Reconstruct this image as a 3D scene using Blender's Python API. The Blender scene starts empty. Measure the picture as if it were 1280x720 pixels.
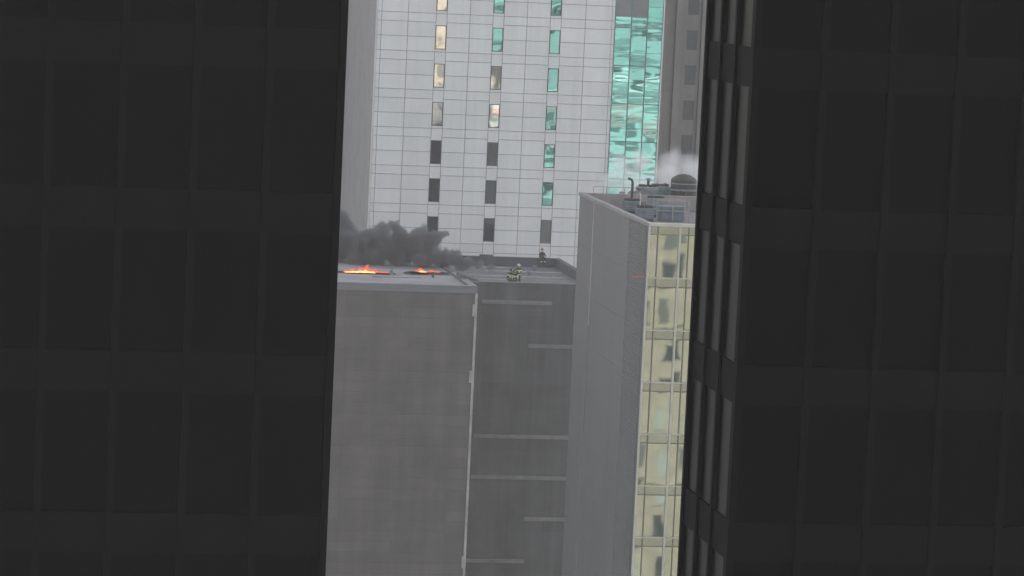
import bpy, bmesh, math, random
from mathutils import Vector, Matrix, noise as mnoise
random.seed(7)
S = bpy.context.scene
COL = S.collection
R = math.radians

# ------------------------------------------------------------------ camera maths
# The city stands on one street grid: X along the facades, Y away from the camera. Camera 100 m up.
FPX, PITCH, ROLL, YAW, CZ = 4000.0, R(6.0), R(2.65), R(9.6), 100.0
def ray(px, py):
    u, v = px-640.0, 360.0-py
    a = u*math.cos(ROLL)-v*math.sin(ROLL); b = u*math.sin(ROLL)+v*math.cos(ROLL)
    fy = FPX*math.cos(PITCH)+b*math.sin(PITCH); fz = -FPX*math.sin(PITCH)+b*math.cos(PITCH)
    d = Vector((a, fy, fz))
    c, s = math.cos(YAW), math.sin(YAW)
    return Vector((d.x*c+d.y*s, -d.x*s+d.y*c, d.z))
def onY(px, py, Y):
    d = ray(px, py); k = Y/d.y; return Vector((d.x*k, Y, CZ+d.z*k))
def onX(px, py, X):
    d = ray(px, py); k = X/d.x; return Vector((X, d.y*k, CZ+d.z*k))
def onZ(px, py, Z):
    d = ray(px, py); k = (Z-CZ)/d.z; return Vector((d.x*k, d.y*k, Z))

cam = bpy.data.cameras.new('camera'); co = bpy.data.objects.new('camera', cam); COL.objects.link(co)
cam.sensor_width = 36; cam.lens = FPX/1280*36; cam.clip_start = 0.5; cam.clip_end = 6000
f = Vector((math.sin(YAW)*math.cos(PITCH), math.cos(YAW)*math.cos(PITCH), -math.sin(PITCH)))
right0 = Vector((math.cos(YAW), -math.sin(YAW), 0)); up0 = right0.cross(f)
# picture leans clockwise: world up sits at (sin, cos) of the roll in the picture
rt = right0*math.cos(ROLL)+up0*math.sin(ROLL)
up = -right0*math.sin(ROLL)+up0*math.cos(ROLL)
M = Matrix((rt, up, -f)).transposed().to_4x4(); M.translation = Vector((0, 0, CZ))
co.matrix_world = M
S.camera = co

# ------------------------------------------------------------------ materials
def mat(name, col, rough=.7, var=.12, scale=.6, metal=0, spec=.5, bump=0, bscale=8, emis=None, estr=0, stretch=(1, 1, 1), col2=None, fine=.0):
    m = bpy.data.materials.new(name); m.use_nodes = True
    nt = m.node_tree; N = nt.nodes; L = nt.links; b = N['Principled BSDF']
    b.inputs['Roughness'].default_value = rough; b.inputs['Metallic'].default_value = metal
    b.inputs['Specular IOR Level'].default_value = spec
    tc = N.new('ShaderNodeTexCoord'); mp = N.new('ShaderNodeMapping'); mp.inputs['Scale'].default_value = stretch
    L.new(tc.outputs['Object'], mp.inputs[0])
    n = N.new('ShaderNodeTexNoise'); n.inputs['Scale'].default_value = scale; n.inputs['Detail'].default_value = 7; n.inputs['Roughness'].default_value = .62
    L.new(mp.outputs[0], n.inputs[0])
    r = N.new('ShaderNodeValToRGB'); r.color_ramp.elements[0].position = .3; r.color_ramp.elements[1].position = .7
    c1 = [c*(1-var) for c in col]; c2 = [min(1, c*(1+var)) for c in (col2 or col)]
    r.color_ramp.elements[0].color = (*c1, 1); r.color_ramp.elements[1].color = (*c2, 1)
    L.new(n.outputs[0], r.inputs[0]); L.new(r.outputs[0], b.inputs['Base Color'])
    if bump:
        n2 = N.new('ShaderNodeTexNoise'); n2.inputs['Scale'].default_value = bscale; n2.inputs['Detail'].default_value = 4
        L.new(tc.outputs['Object'], n2.inputs[0])
        bp = N.new('ShaderNodeBump'); bp.inputs['Strength'].default_value = bump; bp.inputs['Distance'].default_value = .02
        L.new(n2.outputs[0], bp.inputs['Height']); L.new(bp.outputs[0], b.inputs['Normal'])
    if emis:
        b.inputs['Emission Color'].default_value = (*emis, 1); b.inputs['Emission Strength'].default_value = estr
    return m

def panel_mat(name, col, var=.06, rough=.5, streak=.08):
    """cladding: each panel (mesh island) its own slight tone, plus faint vertical rain streaks"""
    m = mat(name, col, rough, .04, .25); nt = m.node_tree; N = nt.nodes; L = nt.links; b = N['Principled BSDF']
    src = b.inputs['Base Color'].links[0].from_socket
    g = N.new('ShaderNodeNewGeometry'); mr = N.new('ShaderNodeMapRange')
    mr.inputs['To Min'].default_value = 1-var; mr.inputs['To Max'].default_value = 1+var
    L.new(g.outputs['Random Per Island'], mr.inputs['Value'])
    tc = N.new('ShaderNodeTexCoord'); mp = N.new('ShaderNodeMapping'); mp.inputs['Scale'].default_value = (2.2, 2.2, .05)
    L.new(tc.outputs['Object'], mp.inputs[0])
    n = N.new('ShaderNodeTexNoise'); n.inputs['Scale'].default_value = 1; n.inputs['Detail'].default_value = 6; L.new(mp.outputs[0], n.inputs[0])
    m2 = N.new('ShaderNodeMapRange'); m2.inputs['From Min'].default_value = .3; m2.inputs['From Max'].default_value = .7
    m2.inputs['To Min'].default_value = 1-streak; m2.inputs['To Max'].default_value = 1+streak*.5; L.new(n.outputs[0], m2.inputs['Value'])
    mu = N.new('ShaderNodeMath'); mu.operation = 'MULTIPLY'; L.new(mr.outputs[0], mu.inputs[0]); L.new(m2.outputs[0], mu.inputs[1])
    vm = N.new('ShaderNodeVectorMath'); vm.operation = 'SCALE'; L.new(src, vm.inputs[0]); L.new(mu.outputs[0], vm.inputs['Scale'])
    L.new(vm.outputs[0], b.inputs['Base Color'])
    return m

def wall_mat(name, col, bw=2.4, bh=.6, mortar=.02, dark=.82, streak=.12, axis='XZ', tint=.08):
    """masonry in courses, with weather streaks"""
    m = mat(name, col, .85, tint, .35, col2=col); nt = m.node_tree; N = nt.nodes; L = nt.links; b = N['Principled BSDF']
    src = b.inputs['Base Color'].links[0].from_socket
    tc = N.new('ShaderNodeTexCoord'); sp = N.new('ShaderNodeSeparateXYZ'); L.new(tc.outputs['Object'], sp.inputs[0])
    cb = N.new('ShaderNodeCombineXYZ'); ad = N.new('ShaderNodeMath'); ad.operation = 'ADD'
    L.new(sp.outputs['X'], ad.inputs[0]); L.new(sp.outputs['Y'], ad.inputs[1]); L.new(ad.outputs[0], cb.inputs['X']); L.new(sp.outputs['Z'], cb.inputs['Y'])
    br = N.new('ShaderNodeTexBrick'); br.inputs['Scale'].default_value = 1; br.inputs['Brick Width'].default_value = bw
    br.inputs['Row Height'].default_value = bh; br.inputs['Mortar Size'].default_value = mortar; br.inputs['Mortar Smooth'].default_value = .3
    br.inputs['Color1'].default_value = (1, 1, 1, 1); br.inputs['Color2'].default_value = (.84, .84, .84, 1); br.inputs['Mortar'].default_value = (dark, dark, dark, 1)
    L.new(cb.outputs[0], br.inputs['Vector'])
    mp = N.new('ShaderNodeMapping'); mp.inputs['Scale'].default_value = (1.1, 1.1, .06); L.new(tc.outputs['Object'], mp.inputs[0])
    n = N.new('ShaderNodeTexNoise'); n.inputs['Scale'].default_value = 1; n.inputs['Detail'].default_value = 7; L.new(mp.outputs[0], n.inputs[0])
    m2 = N.new('ShaderNodeMapRange'); m2.inputs['From Min'].default_value = .3; m2.inputs['From Max'].default_value = .7
    m2.inputs['To Min'].default_value = 1-streak; m2.inputs['To Max'].default_value = 1+streak; L.new(n.outputs[0], m2.inputs['Value'])
    mx = N.new('ShaderNodeVectorMath'); mx.operation = 'MULTIPLY'; L.new(src, mx.inputs[0]); L.new(br.outputs['Color'], mx.inputs[1])
    vm = N.new('ShaderNodeVectorMath'); vm.operation = 'SCALE'; L.new(mx.outputs[0], vm.inputs[0]); L.new(m2.outputs[0], vm.inputs['Scale'])
    L.new(vm.outputs[0], b.inputs['Base Color'])
    bp = N.new('ShaderNodeBump'); bp.inputs['Strength'].default_value = .4; bp.inputs['Distance'].default_value = .03
    L.new(br.outputs['Fac'], bp.inputs['Height']); bp.invert = True; L.new(bp.outputs[0], b.inputs['Normal'])
    return m

def glass_mat(name, col, rough=.02, wave=.3, ws=.5, dist=.05, detail=1.5, st=(1, 1, 1)):
    """reflective coated glazing, slightly wavy as real sheets are"""
    m = bpy.data.materials.new(name); m.use_nodes = True
    nt = m.node_tree; N = nt.nodes; L = nt.links; b = N['Principled BSDF']
    b.inputs['Base Color'].default_value = (*col, 1); b.inputs['Metallic'].default_value = 1; b.inputs['Roughness'].default_value = rough
    tc = N.new('ShaderNodeTexCoord'); n = N.new('ShaderNodeTexNoise'); n.inputs['Scale'].default_value = ws; n.inputs['Detail'].default_value = detail
    n.noise_dimensions = '4D'; oi = N.new('ShaderNodeObjectInfo'); mm = N.new('ShaderNodeMath'); mm.operation = 'MULTIPLY'; mm.inputs[1].default_value = 50
    mp = N.new('ShaderNodeMapping'); mp.inputs['Scale'].default_value = st; L.new(tc.outputs['Object'], mp.inputs[0])
    L.new(oi.outputs['Random'], mm.inputs[0]); L.new(mm.outputs[0], n.inputs['W']); L.new(mp.outputs[0], n.inputs[0])
    bp = N.new('ShaderNodeBump'); bp.inputs['Strength'].default_value = wave; bp.inputs['Distance'].default_value = dist
    L.new(n.outputs[0], bp.inputs['Height']); L.new(bp.outputs[0], b.inputs['Normal'])
    return m

# ------------------------------------------------------------------ mesh helpers
def box(bm, x0, y0, z0, x1, y1, z1):
    v = [bm.verts.new(p) for p in ((x0,y0,z0),(x1,y0,z0),(x1,y1,z0),(x0,y1,z0),(x0,y0,z1),(x1,y0,z1),(x1,y1,z1),(x0,y1,z1))]
    for q in ((0,3,2,1),(4,5,6,7),(0,1,5,4),(1,2,6,5),(2,3,7,6),(3,0,4,7)): bm.faces.new([v[i] for i in q])
    return v
def tube(bm, pts, rad, seg=8, cap=True):
    pts = [Vector(p) for p in pts]; rings = []
    rads = rad if isinstance(rad, (list, tuple)) else [rad]*len(pts)
    for i, p in enumerate(pts):
        d = (pts[min(i+1, len(pts)-1)]-pts[max(i-1, 0)]).normalized()
        a = Vector((0, 0, 1)) if abs(d.z) < .9 else Vector((1, 0, 0))
        u = d.cross(a).normalized(); w = d.cross(u)
        rings.append([bm.verts.new(p+(u*math.cos(t*2*math.pi/seg)+w*math.sin(t*2*math.pi/seg))*rads[i]) for t in range(seg)])
    for A, B in zip(rings, rings[1:]):
        for i in range(seg): bm.faces.new((A[i], A[(i+1) % seg], B[(i+1) % seg], B[i]))
    if cap: bm.faces.new(rings[0][::-1]); bm.faces.new(rings[-1])
def lathe(bm, prof, c=(0, 0, 0), seg=16, sy=1):
    rings = []
    for r, z in prof:
        rings.append([bm.verts.new((c[0]+r*math.cos(t*2*math.pi/seg), c[1]+sy*r*math.sin(t*2*math.pi/seg), c[2]+z)) for t in range(seg)])
    for A, B in zip(rings, rings[1:]):
        for i in range(seg): bm.faces.new((A[i], A[(i+1) % seg], B[(i+1) % seg], B[i]))
    bm.faces.new(rings[0][::-1]); bm.faces.new(rings[-1])
def fin(name, bm, m, parent=None, smooth=False, bevel=0):
    bmesh.ops.recalc_face_normals(bm, faces=bm.faces)
    me = bpy.data.meshes.new(name); bm.to_mesh(me); bm.free()
    if smooth:
        for p in me.polygons: p.use_smooth = True
    o = bpy.data.objects.new(name, me); COL.objects.link(o); o.data.materials.append(m)
    if parent: o.parent = parent
    if bevel:
        b = o.modifiers.new('bevel', 'BEVEL'); b.width = bevel; b.segments = 2; b.limit_method = 'ANGLE'
    return o
def boxes(name, bs, m, parent=None, bevel=0):
    bm = bmesh.new()
    for b in bs: box(bm, *b)
    return fin(name, bm, m, parent, bevel=bevel)
def tag(o, label=None, cat=None, group=None, kind=None):
    if label: o['label'] = label
    if cat: o['category'] = cat
    if group: o['group'] = group
    if kind: o['kind'] = kind
    return o
def thing(name, label, cat, loc=(0, 0, 0), rz=0, group=None):
    o = bpy.data.objects.new(name, None); COL.objects.link(o); o.location = loc; o.rotation_euler = (0, 0, rz); o.empty_display_size = .3
    return tag(o, label, cat, group)
def cp(o, parent=None, loc=None):
    c = o.copy(); COL.objects.link(c); c.parent = parent
    if loc is not None: c.location = loc
    for ch in list(o.children): cp(ch, c)
    return c

# ------------------------------------------------------------------ materials used
M_clad   = panel_mat('white_metal_panel', (.69, .69, .69), .035, .5, .05)
M_joint  = mat('dark_joint', (.29, .29, .30), .8)
M_frame  = mat('window_frame', (.10, .105, .11), .5)
M_winA   = glass_mat('window_glass', (.88, .84, .76), wave=.5, ws=.8, dist=.012, detail=0)
M_winT   = glass_mat('teal_reflection_glass', (.28, .50, .47), wave=.5, ws=.9, dist=.014, detail=0)  # teal reflection painted into the pane tint of chosen windows
M_winD   = mat('dark_reflection_glass', (.035, .037, .045), .06, spec=.9)  # dark reflection in the lower panes, painted as a dark pane colour
M_teal   = glass_mat('teal_curtain_glass', (.33, .62, .58), wave=.5, ws=.8, dist=.010, detail=1, st=(.4, 1, 1.5))
M_teal_s = mat('teal_spandrel', (.16, .36, .33), .25)
M_mull   = mat('teal_mullion', (.13, .22, .22), .5)
M_lightf = mat('pale_frame', (.62, .62, .60), .45)
M_greyc  = wall_mat('grey_concrete', (.22, .22, .235), 3, 3.6, .015, .9, .08)
M_brown  = wall_mat('brown_grey_concrete', (.25, .235, .235), 3, 3.6, .02, .85, .12)
M_brick  = wall_mat('red_brick', (.34, .20, .15), .4, .12, .02, .8, .1)
M_wallL  = wall_mat('weathered_masonry', (.155, .142, .135), 9.0, .9, .04, .84, .09, tint=.12)
M_wallR  = wall_mat('dark_masonry', (.122, .120, .122), 6.0, 1.2, .015, .92, .20, tint=.16)
M_ledge  = mat('pale_ledge', (.215, .21, .20), .8, .25, 1.2)
M_corner = mat('corner_flashing_glints', (.42, .41, .39), .5, .3, .9)
M_roofL  = mat('pale_roof_membrane', (.29, .29, .315), .6, .18, .35, col2=(.34, .34, .36), stretch=(.5, 1.6, 1))
M_roofR  = mat('grey_roof_membrane', (.175, .175, .183), .6, .3, .5, stretch=(.3, 1.8, 1))
M_seam   = mat('roof_seam', (.40, .40, .41), .5, .3, .8)
M_cope   = mat('coping', (.23, .23, .235), .5, .2, .5)
M_para   = mat('dark_parapet', (.105, .11, .115), .8, .2, .6)
M_gwall  = panel_mat('grey_ribbed_panel', (.148, .148, .152), .02, .55, .07)
M_gdark  = panel_mat('dark_ribbed_panel', (.125, .125, .13), .03, .55, .07)
M_curt   = glass_mat('facade_glass', (.39, .425, .375), rough=.03, wave=.5, ws=.6, dist=.012, detail=0.5)
M_span   = glass_mat('spandrel_glass', (.34, .365, .32), rough=.12, wave=.5, ws=.8, dist=.012, detail=0)
M_gmull  = mat('green_grey_mullion', (.16, .165, .12), .5)
M_pmull  = mat('pale_mullion', (.50, .49, .43), .4)
M_stone  = wall_mat('limestone', (.36, .335, .275), 1.2, .6, .02, .8, .12)
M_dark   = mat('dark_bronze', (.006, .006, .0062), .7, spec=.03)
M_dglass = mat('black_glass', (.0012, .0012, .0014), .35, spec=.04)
M_steel  = mat('galvanised_steel', (.24, .26, .28), .45, .3, 2, metal=.3)
M_unit   = mat('mechanical_unit_paint', (.17, .20, .235), .55, .3, 1.5)
M_tank   = mat('dark_tank', (.045, .042, .04), .7, .3, 1)
M_white  = mat('white_paint', (.62, .60, .58), .5)
M_pink   = mat('pinkish_screen', (.33, .29, .29), .7, .15, .8)
M_red    = mat('faded_red', (.5, .13, .10), .6)
M_char   = mat('charred', (.03, .028, .027), .95)

# ================================================================== SETTING
M_ground = mat('ground', (.16, .16, .155), .9, .2, .05)
g = boxes('ground', [(-2500, -2500, -1, 2500, 2500, 0)], M_ground); tag(g, kind='structure')
r = boxes('road', [(-400, 135, .004, 400, 147, .06)], mat('asphalt', (.05, .05, .05), .9, .2, .3)); tag(r, kind='structure')
r = boxes('pavement', [(-400, 147, .004, 400, 151, .18)], mat('paving', (.3, .3, .29), .9)); tag(r, kind='structure')

# ================================================================== WHITE OFFICE TOWER
TY = 303.0
tl = onY(473, 0, TY).x; tr = onY(770, 0, TY).x; gr = onY(832, 0, TY).x
tower = thing('office_tower', 'white panelled office tower with three columns of narrow windows and a teal glass bay', 'tower', ((tl+gr)/2, TY, 0))
def W(o):   # keep world coords for children of things with located empties
    pr = o.parent; chain = Vector((0, 0, 0))
    while pr: chain += pr.location; pr = pr.parent
    o.location = o.location-chain; return o
FH = 3.6
TF = 3.655
# window row reference: window at px 551, top 32 / bottom 61.5
wt = onY(551, 32, TY).z; wb = onY(551, 61.5, TY).z
z_ref = wb
wcx = [onY(551, 47, TY).x, onY(622, 51, TY).x, onY(693.5, 53, TY).x]
ww, wh = 1.06, wt-wb
rows = range(-8, 12)
core = boxes('core_wall', [(tl+.02, TY+.12, 20, gr-.02, TY+26, 160)], M_joint, tower); W(core)
# panels
xs = [tl, onY(478, 0, TY).x]
for c in wcx: xs += [c-ww/2-2.2, c-ww/2, c+ww/2]
xs[2] = onY(511, 4, TY).x
xs.append(onY(733, 4, TY).x); xs.append(onY(766, 4, TY).x); xs.append(tr)
xs = sorted(xs)
# replace near-window-left offsets by midway joints
mid1 = (wcx[0]+wcx[1])/2; mid2 = (wcx[1]+wcx[2])/2
xs = sorted([tl, onY(478, 0, TY).x, onY(511, 4, TY).x, wcx[0]-ww/2, wcx[0]+ww/2, mid1, wcx[1]-ww/2, wcx[1]+ww/2, mid2, wcx[2]-ww/2, wcx[2]+ww/2, onY(733, 4, TY).x, onY(766, 4, TY).x, tr])
bm = bmesh.new(); gp = .024
for k in rows:
    zb = z_ref+k*TF-.27          # joint below window
    zs = [zb, zb+1.40, zb+2.81, zb+TF]
    for i in range(len(xs)-1):
        x0, x1 = xs[i]+gp, xs[i+1]-gp
        isw = any(abs((xs[i]+xs[i+1])/2-c) < .1 for c in wcx)
        if isw:
            box(bm, x0, TY, zs[0]+gp, x1, TY+.11, z_ref+k*TF-.02)
            box(bm, x0, TY, z_ref+k*TF+wh+.02, x1, TY+.11, zs[3]-gp)
        else:
            for j in range(3):
                d = random.uniform(-.004, .004)
                box(bm, x0, TY+d, zs[j]+gp, x1, TY+.11, zs[j+1]-gp)
W(fin('cladding', bm, M_clad, tower))
# windows: each its own part with a pane
def tower_window(c, k, gm):
    z0 = z_ref+k*TF; x0, x1 = c-ww/2+.03, c+ww/2-.03
    fr = boxes('window', [(x0, TY+.012, z0, x0+.05, TY+.1, z0+wh), (x1-.05, TY+.012, z0, x1, TY+.1, z0+wh),
                          (x0+.05, TY+.012, z0, x1-.05, TY+.1, z0+.05), (x0+.05, TY+.012, z0+wh-.05, x1-.05, TY+.1, z0+wh)], M_frame, tower); W(fr)
    bm = bmesh.new(); ax, az = random.uniform(-.007, .007), random.uniform(-.006, .006)
    pts = []
    for (x, z) in ((x0+.05, z0+.05), (x1-.05, z0+.05), (x1-.05, z0+wh-.05), (x0+.05, z0+wh-.05)):
        pts.append(bm.verts.new((x, TY+.07+(x-c)*ax+(z-z0-wh/2)*az, z)))
    bm.faces.new(pts)
    p = fin('pane', bm, gm, fr)
    return fr
for ci, c in enumerate(wcx):
    for k in range(-5, 3):
        tower_window(c, k, M_winT if ((ci == 2 and k > -5) or (ci == 1 and k > -1)) else M_winD if ((k < -2) if ci == 0 else (k < -2 if ci == 1 else k < -4)) else M_winA)
# pale corner pier beside the glass
W(boxes('corner_trim', [(gr-.12, TY-.02, 20, gr, TY+.11, 160)], M_lightf, tower))
W(boxes('corner_trim', [(tl-.10, TY-.01, 20, tl-.002, TY+.5, 160)], M_lightf, tower))
# teal curtain wall: 3 bays
bx = [tr+.03, onY(791, 0, TY).x, onY(811, 0, TY).x, gr-.14]
zband = onY(800, 36, TY).z
cw = boxes('curtain_wall_frame', [(b-.045, TY-.05, 20, b+.045, TY+.1, 160) for b in bx[1:3]] + [(bx[0]-.03, TY-.05, 20, bx[0]+.05, TY+.1, 160)] +
      [(bx[0]+.05, TY-.03, zband+k*TF, bx[3], TY+.1, zband+k*TF+.09) for k in range(-9, 14)] +
      [(bx[0]+.05, TY-.03, zband+k*TF+(1.3 if k % 2 else 2.1), bx[3], TY+.1, zband+k*TF+(1.34 if k % 2 else 2.14)) for k in range(-9, 14)], M_mull, tower); W(cw)
for k in range(-6, 6):
    for i in range(3):
        x0, x1 = bx[i]+.05, bx[i+1]-.05
        z0 = zband+k*TF+.09; z1 = z0+TF-.09
        bm = bmesh.new()
        # top of the bay next to the white panels is closed by two grey sheets
        grey = (k == 1 and i < 2)
        ax, az = random.uniform(-.006, .006), random.uniform(-.006, .006)
        if grey: z1 = zband+k*TF+2.05-1.1
        n = 1
        v = [bm.verts.new((x, TY+.05+(x-(x0+x1)/2)*ax+(z-(z0+z1)/2)*az, z)) for (x, z) in ((x0, z0), (x1, z0), (x1, z1), (x0, z1))]
        bm.faces.new(v); W(fin('glass_pane', bm, M_teal, tower)).location
zg = onY(780, 21, TY).z
W(boxes('blank_panel', [(bx[i]+.05, TY-.01, zg, bx[i+1]-.05, TY+.045, zg+5) for i in range(2)], mat('grey_blank_panel', (.20, .195, .20), .6), tower))

# ================================================================== GREY TOWER left, behind
GY = 325.0
xg0 = onY(441, 20, GY).x; xg1 = onY(500, 20, GY).x
gt = thing('concrete_tower', 'plain grey concrete tower with a rounded light pier standing left of the white tower', 'tower', ((xg0+xg1)/2, GY, 0))
W(boxes('wall', [(xg0, GY, 0, xg1+6, GY+20, 165)], M_greyc, gt))
bm = bmesh.new(); xp = onY(455, 0, GY).x
for i in range(8):
    a0 = math.pi*i/8; a1 = math.pi*(i+1)/8
    vs = [bm.verts.new((xp-.45*math.cos(a), GY-.4*math.sin(a), z)) for (a, z) in ((a0, 30), (a1, 30), (a1, 160), (a0, 160))]
    bm.faces.new(vs)
W(fin('round_pier', bm, mat('pier_concrete', (.38, .38, .39), .7), gt, smooth=True))
W(boxes('recess', [(onY(461, 0, GY).x, GY-.06, 30, onY(463, 0, GY).x, GY-.003, 160)], M_joint, gt))
band = mat('band', (.17, .17, .18), .8); bl = boxes('ledge', [(xg0+.1, GY-.12, 0, xp-.6, GY-.003, .14)], band, gt); bl.location = Vector((0, 0, 76))-gt.location
for k in range(1, 12):
    o = bl.copy(); COL.objects.link(o); o.parent = gt; o.location = Vector((0, 0, 76+3.6*k))-gt.location
# brick building, a sliver
BY = 345.0
bb = thing('brick_building', 'reddish brick building showing as a sliver at the far left edge', 'building', (onY(425, 100, BY).x, BY, 0))
x1b = onY(446, 0, BY).x
W(boxes('wall', [(x1b-30, BY, 0, x1b, BY+20, 150)], M_brick, bb))
for k in range(12):
    for j in range(2):
        z = 62+3.4*k; x = x1b-2.4-3*j
        fr = W(boxes('window', [(x-.7, BY-.03, z, x+.7, BY-.002, z+1.9)], M_frame, bb))
        boxes('pane', [(x-.6, BY-.05, z+.1, x+.6, BY-.031, z+1.8)], M_winA, fr)
W(boxes('cornice', [(x1b-30, BY-.25, 60.5+3.4*k, x1b+.02, BY-.004, 60.75+3.4*k) for k in range(12)], mat('brick_band', (.45, .36, .30), .8), bb))

# ================================================================== BROWN-GREY TOWER right, behind
RY = 322.0
xr0 = onY(815, 0, RY).x; xr1 = xr0+64
bt = thing('brown_tower', 'brownish grey tower rising behind the steam at the right of the teal glass', 'tower', ((xr0+xr1)/2, RY, 0))
W(boxes('wall', [(xr0, RY, 0, xr1, RY+20, 205)], M_brown, bt))  # unseen width and height added to keep sun off the right roof
W(boxes('pilaster', [(xr0+2.6+2.7*k, RY-.35, 0, xr0+3.2+2.7*k, RY-.003, 205) for k in range(11)], M_brown, bt))
for k in range(16):
    for j in range(3):
        z = 62+3.6*k; x = xr0+4.4+2.7*j
        W(boxes('window', [(x-.55, RY-.04, z, x+.55, RY-.003, z+2.0)], mat('w', (.05, .055, .06), .3) if (k+j) == 0 else bpy.data.materials['w'], bt))

# ================================================================== BURNING BUILDING (left block in front, right block set back)
LY = 262.0; RYF = 274.0
zL = onY(596, 357.5, LY).z            # top of left block's front edge
xC = onY(596, 357.5, LY).x            # its right-hand corner
zR = onY(658, 353.0, RYF).z           # top of right block's front parapet
zRf = zR-.5                           # right block's deck
rear = onZ(640, 333, zRf); RBY = rear.y
zP = onY(640, 321.5, RBY).z           # top of rear parapet
xE = onY(695, 323.5, RBY).x           # rear right corner
fb = thing('burning_building', 'masonry building with a flat roof on fire, the long wall filling the lower middle', 'building', (xC, LY, 0))
zLd = zL-.28
xLw = xC-48
LBY = RBY+.4
W(boxes('front_wall', [(xLw, LY, 0, xC, LY+.5, zL-.09)], M_wallL, fb))
W(boxes('side_wall', [(xC-.5, LY+.5, 0, xC, LBY, zL-.092)], M_wallL, fb))
W(boxes('roof', [(xLw, LY+.5, zLd-.6, xC-.5, LBY, zLd)], M_roofL, fb))
W(boxes('coping', [(xLw, LY-.08, zL-.09, xC+.08, LY+.58, zL), (xC-.55, LY+.58, zL-.09, xC+.08, LY+11, zL-.003)], M_cope, fb, .015))
W(boxes('fascia', [(xLw, LY-.05, zL-.62, xC+.05, LY-.002, zL-.094)], mat('fascia', (.20, .20, .215), .6), fb))
# corner flashing: thin pale line down the corner, glints painted as pale tabs
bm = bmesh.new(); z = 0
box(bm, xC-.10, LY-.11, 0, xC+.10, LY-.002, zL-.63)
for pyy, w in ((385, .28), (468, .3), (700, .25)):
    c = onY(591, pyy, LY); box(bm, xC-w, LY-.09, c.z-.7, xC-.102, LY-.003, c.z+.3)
W(fin('corner_flashing_glints', bm, M_corner, fb))
# right block
W(boxes('setback_wall', [(xC+.002, RYF, 0, xE+.4, RYF+.4, zR-.08)], M_wallR, fb))
W(boxes('setback_roof', [(xC+.002, RYF+.4, zRf-.6, xE, RBY, zRf)], M_roofR, fb))
W(boxes('setback_coping', [(xC+.084, RYF-.06, zR-.08, xE+.46, RYF+.46, zR)], M_cope, fb, .01))
def up_seg(px0, px1, py, Y): a = onY(px0, py, Y); b = onY(px1, py, Y); return a, b
for (x0, x1, yy) in ((602, 690, 378), (660, 717, 433), (592, 712, 546), (588, 712, 597), (655, 708, 649), (583, 655, 701), (575, 700, 752)):
    a = onY(x0, yy, RYF); b = onY(x1, yy, RYF); zc = (a.z+b.z)/2
    W(boxes('ledge', [(a.x, RYF-.09, zc-.17, b.x, RYF-.002, zc+.17)], M_ledge, fb, .02))
W(boxes('rear_parapet', [(xC-9, RBY, zRf-.5, xE, RBY+.35, zP-.08)], M_para, fb))
W(boxes('side_parapet', [(xE, RYF+.462, zRf-.5, xE+.35, RBY+.35, zP-.08)], M_para, fb))
W(boxes('parapet_coping', [(xC-9, RBY-.04, zP-.08, xE+.4, RBY+.39, zP), (xE-.04, RYF+.47, zP-.08, xE+.4, RBY-.04, zP-.001)], mat('dark_coping', (.13, .135, .14), .7), fb))
a = onY(600, 320, RBY); b = onY(616, 320, RBY)
W(boxes('parapet_hatch', [(a.x, RBY-.02, zP, b.x, RBY+.37, zP+.16)], M_para, fb, .02))
# roof seams / flashing strips lying on the right deck
bm = bmesh.new()
for (x0, x1, yy) in ((597, 637, 334.5), (607, 700, 340), (575, 690, 345.5), (600, 640, 349.5), (640, 706, 347)):
    a = onZ(x0, yy, zRf); b = onZ(x1, yy, zRf); ym = (a.y+b.y)/2
    box(bm, max(a.x, xC+.1), ym-.22, zRf+.002, b.x, ym+.22, zRf+.05)
W(fin('roof_seams', bm, M_seam, fb))
for px_, py_ in ((668, 339.5), (661, 346)):
    p = onZ(px_, py_, zRf); bm = bmesh.new(); lathe(bm, [(.16, 0), (.16, .35), (.24, .37), (.24, .45), (.02, .55)], (p.x, p.y, zRf), 12)
    W(fin('roof_vent', bm, M_steel, fb, smooth=False))
# left-deck patches
bm = bmesh.new()
for (x0, x1, yy, w) in ((545, 582, 346.5, .9), (548, 575, 343.5, .4), (478, 530, 347.5, .16)):
    a = onZ(x0, yy, zLd); b = onZ(x1, yy, zLd); ym = (a.y+b.y)/2
    box(bm, a.x, ym-w/2, zLd+.003, b.x, ym+w/2, zLd+.02)
W(fin('roof_patch', bm, M_seam, fb))
bm = bmesh.new()
a = onZ(465, 346, zLd); b = onZ(527, 348, zLd)
box(bm, a.x, a.y-.3, zLd+.004, b.x, a.y+.3, zLd+.012)
for px_, py_, rx in ((455, 341, 2.2), (470, 341.5, 1.6), (535, 341.5, 1.8), (520, 342, 1.0)):
    p = onZ(px_, py_, zLd)
    vs = [bm.verts.new((p.x+rx*math.cos(t*.5236)*(1+.3*random.random()), p.y+1.2*math.sin(t*.5236)*(1+.4*random.random()), zLd+.024)) for t in range(12)]
    bm.faces.new(vs)
W(fin('scorch_mark', bm, M_char, fb))
# dark low wedge with a sloping top beside the edge
a = onZ(571, 350, zLd); b = onZ(583, 352, zLd)
hb = thing('dark_wedge', 'low dark sloping wedge at the edge between the two roof levels', 'hatch', (a.x+.9, a.y, zLd))
bm = bmesh.new(); v = box(bm, -.75, -1.4, 0, .75, 1.4, .42)
v[4].co.z = .62; v[7].co.z = .62; v[5].co.z = .2; v[6].co.z = .2
fin('wedge_body', bm, mat('wedge_grey', (.11, .11, .12), .6), hb, bevel=.02)
boxes('curb', [(-.82, -1.47, 0, .82, 1.47, .12)], M_cope, hb)
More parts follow.
